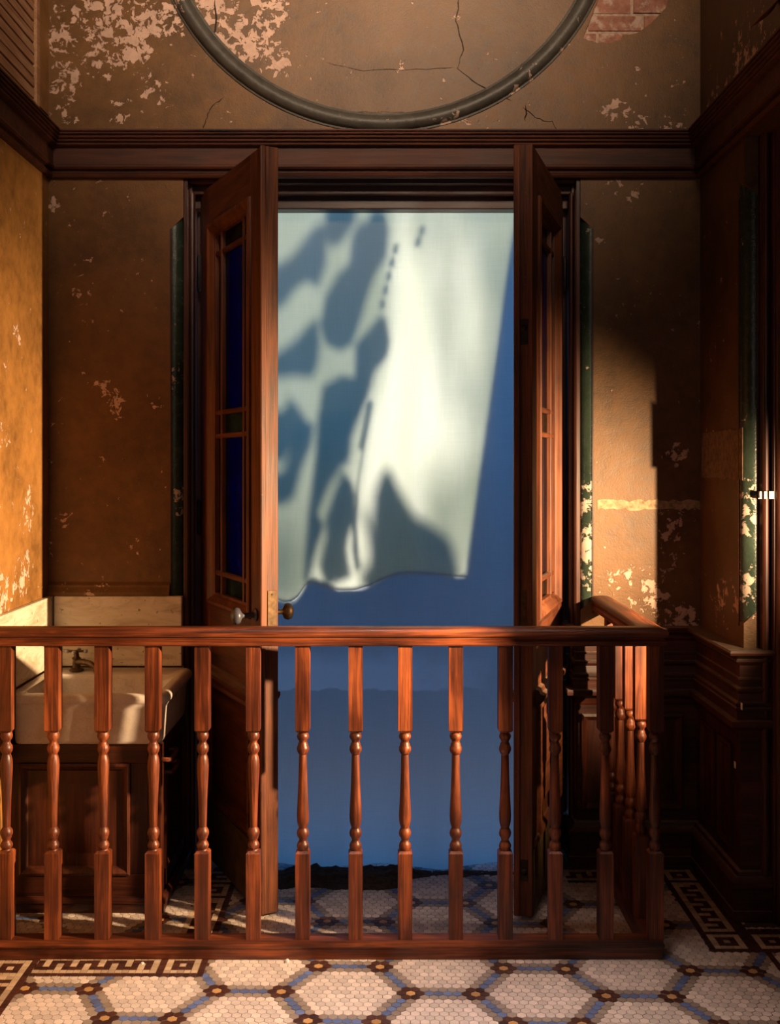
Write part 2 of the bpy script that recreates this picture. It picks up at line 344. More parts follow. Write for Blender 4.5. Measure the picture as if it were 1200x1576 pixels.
def leaf_mat():
    m, nt = mat_new('outdoor_leaf'); c = (0.12, 0.20, 0.13, 1)
    tr = nd(nt, 'ShaderNodeBsdfTranslucent', {0: c}).outputs[0]; df = nd(nt, 'ShaderNodeBsdfDiffuse', {0: c}).outputs[0]
    a_ = nd(nt, 'ShaderNodeMixShader', {0: 0.5, 1: tr, 2: df}).outputs[0]; tp = nd(nt, 'ShaderNodeBsdfTransparent', {0: (0.62, 0.62, 0.36, 1)}).outputs[0]
    nt.links.new(nd(nt, 'ShaderNodeMixShader', {0: 0.26, 1: a_, 2: tp}).outputs[0], nd(nt, 'ShaderNodeOutputMaterial').inputs[0]); return m
LEAF = leaf_mat()
STUCCO = plain('outdoor_asphalt', (0.022, 0.028, 0.040), 0.9)

# ------------------------------------------------------------------ the room shell
XL, XR, YB = -1.284, 1.19, 4.10            # left wall, right wall, back wall
YC = 3.60                                  # end of the right wall's return
ZT = 4.70
DL, DR = -0.772, 0.735                     # reveal of the doorway
CORN_B, CORN_T = 2.60, 2.762

# floor ------------------------------------------------------------
floor = tag(boxes((-1.6, 2.75, -1.8, 4.45, -0.08, -0.0016)).build('floor', GROUT), 'mosaic floor of small hexagons with blue lines, dark flowers and a meander border', 'floor', kind='structure')
PT = 0.02637; A0 = Vector((0.0679, 3.0732)); ROT = math.radians(-1.5)
def hex_pos(q, r):
    x = (q + r / 2) * PT; y = r * PT * math.sqrt(3) / 2
    return Vector((A0.x + x * math.cos(ROT) - y * math.sin(ROT), A0.y + x * math.sin(ROT) + y * math.cos(ROT)))
NB = [(1, 0), (-1, 0), (0, 1), (0, -1), (1, -1), (-1, 1)]
kinds = {}
fl = []
for a in range(-14, 15):
    for b in range(-14, 15): fl.append((7 * a + 14 * b, 7 * a - 7 * b))
blue = set(); petal = set(); centre = set()
for q, r in fl:
    for c in ((q, r), (q + 7, r)):
        centre.add(c)
        for d in NB: petal.add((c[0] + d[0], c[1] + d[1]))
    for d in ((1, 0), (-1, 1), (0, -1)):
        for k in range(2, 6): blue.add((q + d[0] * k, r + d[1] * k))
grey = {(c[0] + d[0], c[1] + d[1]) for c in blue for d in NB} - blue - petal - centre
def hkind(c):
    return 'o' if c in centre else 'b' if c in petal else 'u' if c in blue else 'g' if c in grey else 'w'
def hex_geom(h=0.0022, R=PT / math.sqrt(3) * 0.938, bev=0.0011):
    V = []; 
    for rr, z in ((R, -h), (R, -0.0007), (R - bev, 0)):
        for i in range(6):
            a = math.radians(30 + 60 * i) + ROT; V.append((rr * math.cos(a), rr * math.sin(a), z))
    Fc = [(k * 6 + i, k * 6 + (i + 1) % 6, k * 6 + 6 + (i + 1) % 6, k * 6 + 6 + i) for k in (0, 1) for i in range(6)] + [(12, 13, 14, 15, 16, 17)]
    return V, Fc
HV, HF = hex_geom()
Q = 0.0205
cells = []                                  # border cells: (x, y, kind)
def kcell(i, j):
    if j in (0, 6, 7): return 'b'
    m = i % 27
    if m in (5, 26): return 'b'
    if m < 5:
        a, b = m, j - 1
        ring = min(a, 4 - a, b, 4 - b); return 'b' if ring == 1 else 'c'
    m -= 6
    if m in (0, 19) or j in (1, 5): return 'c'
    r = m - 1
    if r % 2 == 0: return 'b'
    return ('c' if j in (2, 3) else 'b') if r % 4 == 1 else ('b' if j == 2 else 'c')
rects = []
def strip(ox, oy, ax, ay, bx_, by_, n, off=0, jn=8):
    xs = []; ys = []
    for i in range(n):
        for j in range(jn):
            x = ox + ax * (i + .5) * Q + bx_ * (j + .5) * Q; y = oy + ay * (i + .5) * Q + by_ * (j + .5) * Q
            cells.append((x, y, 'b' if off is None else kcell(i + off, j))); xs.append(x); ys.append(y)
    rects.append((min(xs) - Q / 2, max(xs) + Q / 2, min(ys) - Q / 2, max(ys) + Q / 2))
strip(1.0005, 3.3535, 0, 1, 1, 0, 33)                       # along the right wall
strip(1.0005, 3.3330, 1, 0, 0, 1, 8, None, 1)
strip(1.1645, 3.3330, 1, 0, 0, 1, 12, 0, 8)                 # threshold of the side doorway
strip(1.1645, 3.3330, 0, -1, 1, 0, 28, None, 1)
strip(1.0005, 3.8865, -1, 0, 0, 1, 17, 6, 7)                # along the back wall
strip(-0.5400, 3.1720, -1, 0, 0, 1, 25, 26, 8)              # in front of the sink
strip(-1.0525, 3.1720, 0, -1, -1, 0, 20, 6, 8)              # along the left wall, towards the camera
strip(-1.0525, 3.1720, 0, 1, -1, 0, 8, 0, 8)
strip(-0.5400, 3.3360, 0, 1, -1, 0, 34, 6, 6)               # between sink and door
hexes = []
for r in range(-25, 66):
    for q in range(-110, 110):
        p = hex_pos(q, r)
        if not (-1.27 < p.x < 1.50 and 2.72 < p.y < 4.30): continue
        if p.y > 4.02 and not (-0.70 < p.x < 0.66): continue
        if p.x > 1.17 and p.y > 3.52: continue
        m = -PT * 0.30
        if any(a - m < p.x < b + m and c - m < p.y < d + m for a, b, c, d in rects): continue
        hexes.append((p, hkind((q, r))))
def in_view(p):
    x = CX + F * p[0] / p[1]; y = CY + F * EYE / p[1]; return 4 < x < 1196 and y < 1572
def covered(p): return (3.26 < p[1] < 3.345 and p[0] < .86) or (p[1] > 3.55 and p[0] < -.74)
order = sorted([h for h in hexes if in_view(h[0]) and not covered(h[0])], key=lambda h: h[0].y)
near = order[:300]; nearset = set(id(h) for h in near)
hm = {}
for k in 'wgbou':
    m = MB(); m.add(HV, HF); hm[k] = m.mesh('hex_tile', TILE[k])
for p, k in near:
    o = link('hex_tile', hm[k], floor); o.location = (p.x, p.y, random.uniform(-.0004, .0003)); o.rotation_euler = (random.uniform(-.008, .008), random.uniform(-.008, .008), random.uniform(-.02, .02))
m = MB(); ki = {k: i for i, k in enumerate('wgbou')}
for h in hexes:
    if id(h) in nearset: continue
    p, k = h; dz = random.uniform(-.0004, .0003); m.add([(x + p.x, y + p.y, z + dz) for x, y, z in HV], HF, ki[k])
tag(m.build('hex_tile_field', [TILE[k] for k in 'wgbou'], floor), kind='stuff')
SQV = []
for s_, z in ((.0094, -.0022), (.0094, -.0005), (.0087, .0003)):
    SQV += [(-s_, -s_, z), (s_, -s_, z), (s_, s_, z), (-s_, s_, z)]
SQF = [(k * 4 + i, k * 4 + (i + 1) % 4, k * 4 + 4 + (i + 1) % 4, k * 4 + 4 + i) for k in (0, 1) for i in range(4)] + [(8, 9, 10, 11)]
sm = {}
for k in 'bc':
    m = MB(); m.add(SQV, SQF); sm[k] = m.mesh('border_tile', TILE[k])
cells = list({(round(c[0] / Q * 1.999), round(c[1] / Q * 1.999)): c for c in cells}.values())
order = sorted([c for c in cells if in_view(c) and not covered(c)], key=lambda c: c[1])
near = set(id(c) for c in order[:300])
m = MB()
for c in cells:
    dz = random.uniform(-.0003, .0003)
    if id(c) in near: o = link('border_tile', sm[c[2]], floor); o.location = (c[0], c[1], dz + .0009)
    else: m.add([(x + c[0], y + c[1], z + dz + .0009) for x, y, z in SQV], SQF, 'bc'.index(c[2]))
tag(m.build('border_tile_field', [T_BROWN, T_CREAM], floor), kind='stuff')

# back wall with the brick hole ----------------------------------------------------
hole = [at(x, y, YB) for x, y in ((897, 58), (905, 62), (912, 63), (918, 66), (928, 65), (940, 67), (945, 63), (957, 61), (958, 54), (970, 53), (980, 51), (990, 44), (1001, 36), (1012, 25), (1024, 12), (1030, -8), (1036, -40), (1020, -62), (1000, -55), (985, -70), (962, -60), (948, -64), (930, -48), (926, -20), (913, 18), (903, 42))]
hole = [Vector((p.x, YB, p.z)) for p in hole]
outer = [Vector((XL - .2, YB, CORN_B)), Vector((XR + .2, YB, CORN_B)), Vector((XR + .2, YB, ZT)), Vector((XL - .2, YB, ZT))]
mb = MB(); tri = tessellate_polygon([outer, hole]); allp = outer + hole
mb.add(allp, [tuple(t) for t in tri])
n = len(hole); mb.add(hole + [p + Vector((0, .022, 0)) for p in hole], [(i, (i + 1) % n, (i + 1) % n + n, i + n) for i in range(n)], 1)
mb.box(XL - .2, DL - .048, YB, YB + .19, 0, CORN_B); mb.box(DR + .048, XR + .2, YB, YB + .19, 0, CORN_B)
mb.box(DL - .05, DL, YB + .048, YB + .19, 0, CORN_B); mb.box(DR, DR + .05, YB + .048, YB + .19, 0, CORN_B)
mb.box(XL - .2, XR + .2, YB + .06, YB + .19, CORN_B, ZT)
ZB0, ZB1 = 0.995, 2.40
for sx, c0, c1 in ((1, DL - .048, DL), (-1, DR + .048, DR)):          # square corner above and below the round bead, with slanted stops
    for (za0, za1, zb0, zb1) in ((ZB1, ZB1 + .045, CORN_B, CORN_B), (0, 0, ZB0, ZB0 - .045)):
        V = [(c0, YB, za0), (c1, YB, za1), (c1, YB, zb1), (c0, YB, zb0)]
        mb.add(V + [(x, y + .05, z) for x, y, z in V], [(0, 1, 2, 3), (7, 6, 5, 4), (0, 4, 5, 1), (1, 5, 6, 2), (2, 6, 7, 3), (3, 7, 4, 0)])
wall_back = tag(mb.build('wall_back', [P_BACK, PLASTER]), 'brown painted end wall around the doorway, paint flaking to pink plaster', 'wall', kind='structure')
bk = MB()
bk.box(at(880, 0, YB).x, at(1060, 0, YB).x, YB + .018, YB + .05, 3.0, 3.5); bk.build('mortar_bed', MORTAR, wall_back)
bm_ = {}
for L in (0.20, 0.098):
    q = MB(); q.box(-L / 2, L / 2, 0, .03, -.0275, .0275); bm_[L] = q.mesh('brick', BRICK)
for row in range(5):
    z = 3.118 + row * 0.067; x = at(878, 0, YB).x + (0.0, .07, .03, .10, .05)[row]
    k = row
    while x < at(1050, 0, YB).x:
        L = 0.20 if (k + row) % 3 else 0.098
        o = link('brick', bm_[L], wall_back); o.location = (x + L / 2, YB + .013 + random.uniform(-.003, .003), z); o.rotation_euler = (0, random.uniform(-.02, .02), 0)
        x += L + .012; k += 1
def crack(name, pts, w, parent, Y):
    P = [at(x, y, Y - .0008) for x, y in pts]; L = []
    Pn = [P[0]]
    for a, b in zip(P, P[1:]):
        for k in range(1, 5):
            Pn.append(a.lerp(b, k / 4) + Vector((random.uniform(-.004, .004), 0, random.uniform(-.004, .004))))
    V = []; Fs = []
    for i, p in enumerate(Pn):
        t = (Pn[min(i + 1, len(Pn) - 1)] - Pn[max(i - 1, 0)]).normalized(); nrm = Vector((-t.z, 0, t.x))
        ww = w * random.uniform(.3, 1.0) * (1 if 0 < i < len(Pn) - 1 else .1)
        V += [p + nrm * ww, p - nrm * ww]
        if i: Fs.append((2 * i - 2, 2 * i - 1, 2 * i + 1, 2 * i))
    q = MB(); q.add(V, Fs); return q.build(name, CRACK, parent)
crack('crack', [(312, 198), (318, 180), (326, 163), (345, 148)], .0022, wall_back, YB)
crack('crack', [(804, 165), (825, 182), (850, 188), (861, 205)], .0018, wall_back, YB)
crack('crack', [(808, 160), (809, 188)], .0035, wall_back, YB)

# medallion ring and its plaster field
RC = Vector((-0.012, YB, 3.66)); RR = 0.862
q = MB(); ls = []
for i in range(120):
    a = 2 * math.pi * i / 120; e = Vector((math.cos(a), 0, math.sin(a))); ring = []
    for d, h in ((-.040, 0), (-.038, .006), (-.030, .008), (-.026, .018), (-.014, .028), (0, .032), (.014, .028), (.024, .016), (.027, .006), (.034, .005), (.036, 0)):
        ring.append(RC + e * (RR + d) + Vector((0, -h, 0)))
    ls.append(ring)
q.loops(ls + [ls[0]], cap0=False, cap1=False)
medal = empty('trim_4', (0, 0, 0)); tag(medal, 'large round grey moulding ring on the upper end wall, cut by the cornice', 'moulding', kind='structure')
q.build('ring', P_RING, medal, smooth=50)
q = MB(); q.add([RC + Vector((0, -.002, 0)) + Vector((math.cos(2 * math.pi * i / 96), 0, math.sin(2 * math.pi * i / 96))) * (RR - .03) for i in range(96)], [tuple(range(96))])
q.build('plaster_field', P_DISC, medal)
crack('crack', [(706, -5), (702, 30), (712, 75), (704, 105), (735, 130), (790, 156)], .0028, medal, YB - .002)
crack('crack', [(331, -5), (332, 40), (326, 70), (328, 95)], .0032, medal, YB - .002)
crack('crack', [(440, 168), (480, 172), (560, 172), (620, 172), (655, 176)], .0012, medal, YB - .002)
crack('crack', [(500, 95), (560, 108), (640, 106), (700, 104)], .0012, medal, YB - .002)

# scraped band on the back wall and scraped board on the right wall
def ragged(name, x0, x1, z0, z1, place, mat_, parent, th=.0016, rag=.006, n=26, label=None):
    up = []; lo = []
    for i in range(n + 1):
        x = x0 + (x1 - x0) * i / n; up.append((x, z1 + random.uniform(-rag, rag))); lo.append((x, z0 + random.uniform(-rag, rag)))
    pts = up + lo[::-1]; q = MB(); q.poly([place(a, b) for a, b in pts], Vector(place(0, 0, th)) - Vector(place(0, 0)))
    o = q.build(name, mat_, parent); 
    if label: o['label'] = label
    return o
a = at(919, 785, YB); b = at(1077, 769, YB)
ragged('scraped_band', a.x, b.x, a.z + .003, b.z - .003, lambda u, w, t=0: (u, YB - .0003 - t, w), PALE, wall_back, label='pale scraped strip across the wall')

# bottom band and corner fillet of the left panel of the back wall
q = MB(); q.sweep([(0, 1.009), (.022, 1.009), (.022, 1.022), (.012, 1.040), (.012, 1.048), (0, 1.060)], [(XL, YB), (DL - .05, YB)])
q.build('lower_band', P_BACK, wall_back)

# left wall ------------------------------------------------------------
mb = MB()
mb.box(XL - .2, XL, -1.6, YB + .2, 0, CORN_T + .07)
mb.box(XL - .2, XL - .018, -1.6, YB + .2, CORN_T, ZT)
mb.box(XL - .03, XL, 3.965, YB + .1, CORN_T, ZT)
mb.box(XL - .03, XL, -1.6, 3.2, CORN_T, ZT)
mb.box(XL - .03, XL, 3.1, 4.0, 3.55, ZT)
wall_left = tag(mb.build('wall_left', P_LEFT), 'brown side wall beside the sink, lamplight put into its paint, bare lath at the top', 'wall', kind='structure')
boxes((XL - .022, XL - .0165, 3.2, 3.97, CORN_T, 3.56)).build('lath_cavity', DARK, wall_left)
lm = MB(); lm.box(-.0045, .0045, -.40, .40, -.0165, .0165); lme = lm.mesh('lath', LATH)
for i in range(17):
    o = link('lath', lme, wall_left); o.location = (XL - .011 + random.uniform(-.0015, .0015), 3.575 + random.uniform(-.012, .0), 2.862 + i * .0405); o.rotation_euler = (random.uniform(-.008, .008), random.uniform(-.08, .08), 0)
boxes((XL - .012, XL + .004, 3.955, 3.985, CORN_T + .05, 3.56)).build('lath_edge_strip', LATH, wall_left)

# right wall ------------------------------------------------------------
mb = MB()
mb.box(XR + .048, XR + .2, YC, YB + .2, 0, CORN_B); mb.box(XR, XR + .06, YC + .048, YB + .2, 0, CORN_B)
for (za0, za1, zb0, zb1) in ((2.40, 2.445, CORN_B, CORN_B), (0, 0, 1.02, .975)):
    V = [(XR, YC, za1), (XR + .05, YC, za0), (XR + .05, YC, zb0), (XR, YC, zb1)]
    mb.add(V + [(x, y + .05, z) for x, y, z in V], [(0, 1, 2, 3), (7, 6, 5, 4), (0, 4, 5, 1), (1, 5, 6, 2), (2, 6, 7, 3), (3, 7, 4, 0)])
mb.box(XR, XR + .25, -1.6, YB + .2, CORN_B, ZT)
mb.box(XR, XR + .25, -1.6, 1.2, 0, CORN_B)
mb.box(XR + .035, XR + .085, 2.735, 2.865, 0, CORN_B)
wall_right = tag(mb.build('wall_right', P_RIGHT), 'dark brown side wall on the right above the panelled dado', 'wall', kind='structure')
a = at(1080, 735, 4.08); 
y0 = F * XR / (1143 - CX); y1 = F * XR / (1080 - CX)
ragged('scraped_board', y0, y1, 1.455, 1.625, lambda u, w, t=0: (XR - .0003 - t, u, w), SCRIM, wall_right, rag=.004, label='pale rectangle of scraped bare board')
def chipbox(name, c, s, m_, parent): return boxes((c[0] - s[0], c[0] + s[0], c[1] - s[1], c[1] + s[1], c[2] - s[2], c[2] + s[2])).build(name, m_, parent)
# curling flap of paint high on the right wall
ls = []
for i in range(9):
    t = i / 8; ls.append([(XR - .003 - .085 * t ** 1.4, 3.16 + .13 * s_ + .03 * t, 2.945 - .145 * t + .03 * t * t - .03 * s_ * (1 - t)) for s_ in (0, .25, .5, .75, 1 - .4 * t)])
q = MB(); q.loops(ls, cap0=False, cap1=False, closed=False)
o = q.build('paint_flap', plain('flap_underside', (0.30, 0.12, 0.05), 0.8), None, smooth=60); sd = o.modifiers.new('s', 'SOLIDIFY'); sd.thickness = .002
tag(o, 'curled flap of orange-brown paint peeling off high at the top right corner', 'peeling paint')

# side room, hall behind the camera, ceiling
tag(boxes((2.5, 2.7, -1.6, YB + .2, 0, ZT), (XR + .2, 2.6, YC + .45, YC + .6, 0, CORN_B)).build('wall_side', P_ROOM), 'dark wall of the side room beyond the right doorway', 'wall', kind='structure')
tag(boxes((XL - .2, 2.7, -1.8, -1.6, 0, ZT)).build('wall_front', P_ROOM), 'plain wall of the hall behind the viewer', 'wall', kind='structure')
tag(boxes((XL - .2, 2.7, -1.8, YB + .3, ZT, ZT + .1)).build('ceiling', P_ROOM), 'dark ceiling high above the hall', 'ceiling', kind='structure')

# cornice ------------------------------------------------------------
cp = [(0, 2.590), (.016, 2.590), (.022, 2.595), (.024, 2.602), (.018, 2.609), (.011, 2.611), (.011, 2.619), (.027, 2.621), (.033, 2.627), (.031, 2.634), (.026, 2.637), (.026, 2.699), (.036, 2.701)]
z = 2.703
for k in range(4):
    d = .041 + .0045 * k; cp += [(d, z), (d + .006, z + .003), (d + .0075, z + .006), (d + .006, z + .009), (d, z + .012)]; z += .0125
cp += [(.064, 2.754), (.064, 2.760), (0, 2.764)]
q = MB(); q.sweep(cp, [(XL, -1.6), (XL, YB), (XR, YB), (XR, -1.6)])
tag(q.build('trim_1', WC, smooth=35), 'dark reddish wooden cornice with fine reeds running round the room', 'cornice', kind='structure')

# wainscot on the right ------------------------------------------------
wp = [(0, 0), (.052, 0), (.052, .035), (.048, .037), (.048, .112), (.054, .116), (.054, .128), (.040, .140), (.032, .144), (.028, .156), (.016, .160), (.016, .596), (.022, .604), (.026, .622), (.038, .634), (.058, .640), (.060, .652), (.058, .660),
      (.034, .661), (.034, .690), (.040, .693), (.040, .700), (.034, .703), (.038, .708), (.038, .716), (.028, .722), (.024, .745), (.034, .757), (.034, .764), (.020, .768), (.020, .788), (.027, .791), (.027, .797), (.020, .800), (.020, .838), (.030, .846), (.036, .852), (.036, .858), (.030, .862), (.044, .874), (.064, .878), (.066, .886), (.062, .893), (0, .893)]
wains = empty('trim_2'); tag(wains, 'dark panelled wooden dado with dusty moulded shelf in the right corner', 'dado', kind='structure')
q = MB(); q.sweep(wp, [(DR, YB + .14), (DR, YB), (XR, YB), (XR, YC), (XR + .085, YC)]); q.build('dado_moulding', WD, wains, smooth=30)
pprof = [(0, 0), (0, .012), (.010, .016), (.018, .010), (.026, .004), (.034, .004), (.050, .010)]
def wpanel(o, ux, out, a0, a1, b0, b1):
    q = MB(); q.rings(o, ux, (0, 0, 1), out, a0, a1, b0, b1, pprof); q.build('panel', WZ, wains, smooth=30)
wpanel((0, YB - .016, 0), (1, 0, 0), (0, -1, 0), .92, 1.12, .20, .565)
wpanel((0, YB - .016, 0), (1, 0, 0), (0, -1, 0), .735, .88, .20, .565)
wpanel((XR - .016, 0, 0), (0, 1, 0), (-1, 0, 0), 3.655, 3.80, .20, .560)
wpanel((XR - .016, 0, 0), (0, 1, 0), (-1, 0, 0), 3.85, 4.00, .20, .560)

# green corner beads ------------------------------------------------------
def bead(name, corner, sx, sy, z0, z1, label):
    o = empty(name); tag(o, label, 'moulding', kind='structure')
    cx, cy = corner[0] - sx * .044, corner[1] - sy * .044; ls = []
    for zz in (z0, z1):
        ring = []
        for i in range(11):
            a = math.pi / 2 * i / 10; ring.append((cx + sx * .0435 * math.cos(a), cy + sy * .0435 * math.sin(a), zz))
        ls.append(ring + [(cx - sx * .002, cy + sy * .0435, zz), (cx - sx * .002, cy - sy * .002, zz), (cx + sx * .0435, cy - sy * .002, zz)])
    q = MB(); q.loops(ls); q.build('round_bead', P_BEAD, o, smooth=40)
    c = corner
    for x0, x1, ya, yb in ((c[0] - sx * .050, c[0] - sx * .044, c[1] + sy * .003, c[1] - sy * .03), (c[0] + sx * .003, c[0] - sx * .03, c[1] - sy * .050, c[1] - sy * .044)):
        boxes((x0, x1, ya, yb, z0, z1 - .05)).build('fillet', WZ, o, bevel=.001)
bead('trim_5', (DL, YB), 1, -1, .98, 2.45, 'glossy dark green round corner bead left of the doorway')
bead('trim_6', (DR, YB), -1, -1, .94, 2.45, 'green round corner bead with flaked paint right of the doorway')
bead('trim_7', (XR, YC), -1, -1, .96, 2.45, 'blue-green round corner bead at the far right wall end')

# door frame ------------------------------------------------------------
HL, HR = -0.724, 0.69
fr = empty('trim_3'); tag(fr, 'dark moulded wooden door frame deep in the doorway', 'door frame', kind='structure')
for nm, s, x0, xh in (('jamb', 1, DL, HL), ('jamb', -1, DR, HR)):
    q = MB()
    q.box(x0, x0 + s * .016, YB + .004, YB + .07, 0, CORN_B); q.box(x0, x0 + s * .026, YB + .05, YB + .19, 0, CORN_B)
    q.lathe([(.011, 0), (.011, CORN_B - .05)], (x0 + s * .012, YB + .016, 0), 12)
    q.lathe([(.013, 0), (.013, CORN_B - .05)], (x0 + s * .022, YB + .062, 0), 12)
    q.box(x0, x0 + s * .060, YB + .17, YB + .19, 0, CORN_B)
    q.build(nm, WZ, fr, bevel=.002)
q = boxes((DL, DR, YB + .025, YB + .07, 2.578, 2.66), (DL, DR, YB + .07, YB + .115, 2.548, 2.66), (DL, DR, YB + .115, YB + .185, 2.502, 2.66))
q.build('head', WX, fr, bevel=.004)

# right-hand casing of the side doorway -------------------------------------
cas = empty('trim_8'); tag(cas, 'reddish wooden casing of the side doorway at the right edge', 'door frame', kind='structure')
q = boxes((XR + .050, XR + .25, YC - .02, YC + .045, 0, CORN_B), (XR + .078, XR + .25, YC - .06, YC, 0, CORN_B), (XR + .112, XR + .25, YC - .11, YC - .04, 0, CORN_B))
q.build('casing_board', WZ, cas, bevel=.003)
q = MB(); q.lathe([(.013, 0), (.013, CORN_B)], (XR + .064, YC - .024, 0), 14); q.build('casing_bead', WZ, cas, smooth=40)
q = MB(); q.lathe([(.015, 0), (.015, CORN_B)], (XR + .098, YC - .062, 0), 14); q.build('casing_bead', WZ, cas, smooth=40)

# ------------------------------------------------------------------ door leaves
def leaf(name, hinge, ang, sg, label):
    """u from hinge to free edge, w from the room face into the leaf, z up"""
    root = empty(name, (hinge[0], hinge[1], 0), ang); tag(root, label, 'door', kind='structure')
    T = .058; W = .70; Z0, Z1 = .012, 2.562
    def B(mb, u0, u1, w0, w1, z0, z1): mb.box(u0, u1, sg * w0, sg * w1, z0, z1)
    def part(nm, mat_, *bs, bevel=.002, parent=root):
        q = MB()
        for b in bs: B(q, *b)
        return q.build(nm, mat_, parent, bevel=bevel)
    part('stile', DZ, (0, .115, 0, T, Z0, Z1)); part('stile', DZ, (.585, W, 0, T, Z0, Z1))
    part('rail', DX, (.115, .585, 0, T, 2.41, Z1)); part('rail', DX, (.115, .585, 0, T, .70, .985)); part('rail', DX, (.115, .585, 0, T, Z0, .255))
    out = (0, -sg, 0)
    def frame(nm, u0, u1, z0, z1, prof, mat_, cap=False, face=0.0, o_=1):
        q = MB(); ls = []
        for ins, pr in prof:
            yy = sg * (-pr) if o_ == 1 else sg * (T + pr)
            ls.append([(u0 + ins, yy, z0 + ins), (u1 - ins, yy, z0 + ins), (u1 - ins, yy, z1 - ins), (u0 + ins, yy, z1 - ins)])
        q.loops(ls, cap0=False, cap1=cap); return q.build(nm, mat_, root, smooth=30)
    gp = [(0, 0), (0, .008), (.006, .013), (.016, .012), (.022, .005), (.028, .002), (.036, -.010), (.046, -.010), (.046, -.03)]
    for side in (1, 2): frame('glazing_moulding', .108, .592, .978, 2.417, gp, DZ, o_=side)
    us = [.150, .224, .476, .550]; zs = [1.020, 1.098, 1.612, 1.700, 2.298, 2.375]
    mw = .009
    for u in us[1:3]: part('muntin', DZ, (u - mw, u + mw, .010, .046, .985, 2.41), bevel=.004)
    for z in zs[1:5]: part('muntin', DX, (.115, .585, .012, .044, z - mw, z + mw), bevel=.004)
    for i in range(3):
        for j in range(5):
            g = G_BLUE if (i == 1 and j in (1, 3)) else G_GREY if (i == 1 and j in (2, 0)) else G_AMBER
            part('pane', g, (us[i] + (.0 if i else -.04), us[i + 1] - (.0 if i < 2 else -.04), .0265, .0295, zs[j] - (.03 if j == 0 else 0), zs[j + 1] + (.03 if j == 4 else 0)), bevel=0)
    # shelf moulding, lower panel, kick plate
    for side in (1, 2):
        q = MB(); yy = [(0, .690), (.010, .692), (.014, .702), (.026, .712), (.030, .722), (.030, .732), (.016, .736), (.012, .748), (0, .752)]
        ls = [[(u, sg * (-d if side == 1 else T + d), z) for d, z in yy] for u in (.06, .64)]
        q.loops(ls); q.build('shelf_moulding', DX, root, smooth=40)
        frame('lower_panel', .105, .595, .245, .690, [(0, 0), (0, .010), (.010, .014), (.020, .008), (.028, -.004), (.040, -.006), (.075, -.006), (.095, .004), (.100, .004)], DX, cap=True, o_=side)
    q = MB(); ls = [[(u, sg * -d, z) for d, z in [(0, .232), (.008, .236), (.012, .246), (.006, .256), (0, .258)]] for u in (.03, .67)]
    q.loops(ls); q.build('base_moulding', DX, root, smooth=40)
    part('kick_plate', KICK, (.02, .68, -.004, 0, .016, .228), bevel=.001)
    # hinges
    for z in (.35, 1.3, 2.25):
        q = MB(); q.lathe([(.004, -.07), (.008, -.06), (.008, .06), (.004, .07)], (-.004, -sg * .006, z), 10); q.build('hinge', IRON, root, smooth=40)
    return root, part, T, W
rootL, partL, T, W = leaf('door_1', (HL, 4.205), -math.radians(63.7), 1, 'left door leaf standing open with tall deep blue glass panes')
partL('edge_bead', DZ, (W - .004, W + .007, -.007, .014, .012, 2.562), bevel=.005)
lp = partL('lock_plate', BRASS, (W, W + .0022, .020, .052, .925, 1.085), bevel=.001)
for zz in (.938, 1.072):
    q = MB(); q.lathe([(.004, 0), (.004, .0032)], (W, .036, zz), 10, 'x'); q.build('screw', IRON, lp)
def knob(part_root, u, wy, sgn, z, mat_, shank=.05):
    q = MB(); q.lathe([(.004, 0), (.022, .002), (.022, .006), (.010, .010), (.008, shank - .012), (.014, shank - .006), (.026, shank), (.029, shank + .010), (.026, shank + .020), (.014, shank + .026), (.002, shank + .027)], (0, 0, 0), 18, 'y')
    q.v = [(x + u, y * sgn + wy, zz + z) for x, y, zz in q.v]; return q.build('knob', mat_, part_root, smooth=50)
knob(rootL, W - .055, T, 1, 1.005, BRASS, .045)
kn = knob(rootL, W - .055, 0, -1, 1.000, SLATE, .060); kn['label'] = 'slate grey knob on a long spindle'
rootR, partR, T, W = leaf('door_2', (HR, 4.225), math.radians(180 + 72.5), -1, 'right door leaf standing open, its panelled face lit orange')
partR('edge_bead', DZ, (W - .004, W + .008, T - .018, T + .004, .012, 2.562), bevel=.005)
lpR = partR('latch_plate', IRON, (W, W + .002, .014, .040, 1.90, 1.985), bevel=.001)
q = MB(); q.lathe([(.009, 0), (.010, .004), (.006, .008)], (W, -.027, 1.955), 12, 'x'); q.build('latch', IRON, lpR, smooth=40)
lpB = partR('bolt_plate', IRON, (W, W + .002, .014, .040, .13, .20), bevel=.001)
q = MB(); q.lathe([(.009, 0), (.010, .004), (.006, .008)], (W, -.027, .16), 12, 'x'); q.build('bolt', IRON, lpB, smooth=40)
partR('lock_plate', BRASS, (W, W + .0015, .020, .045, .90, 1.09), bevel=.001)

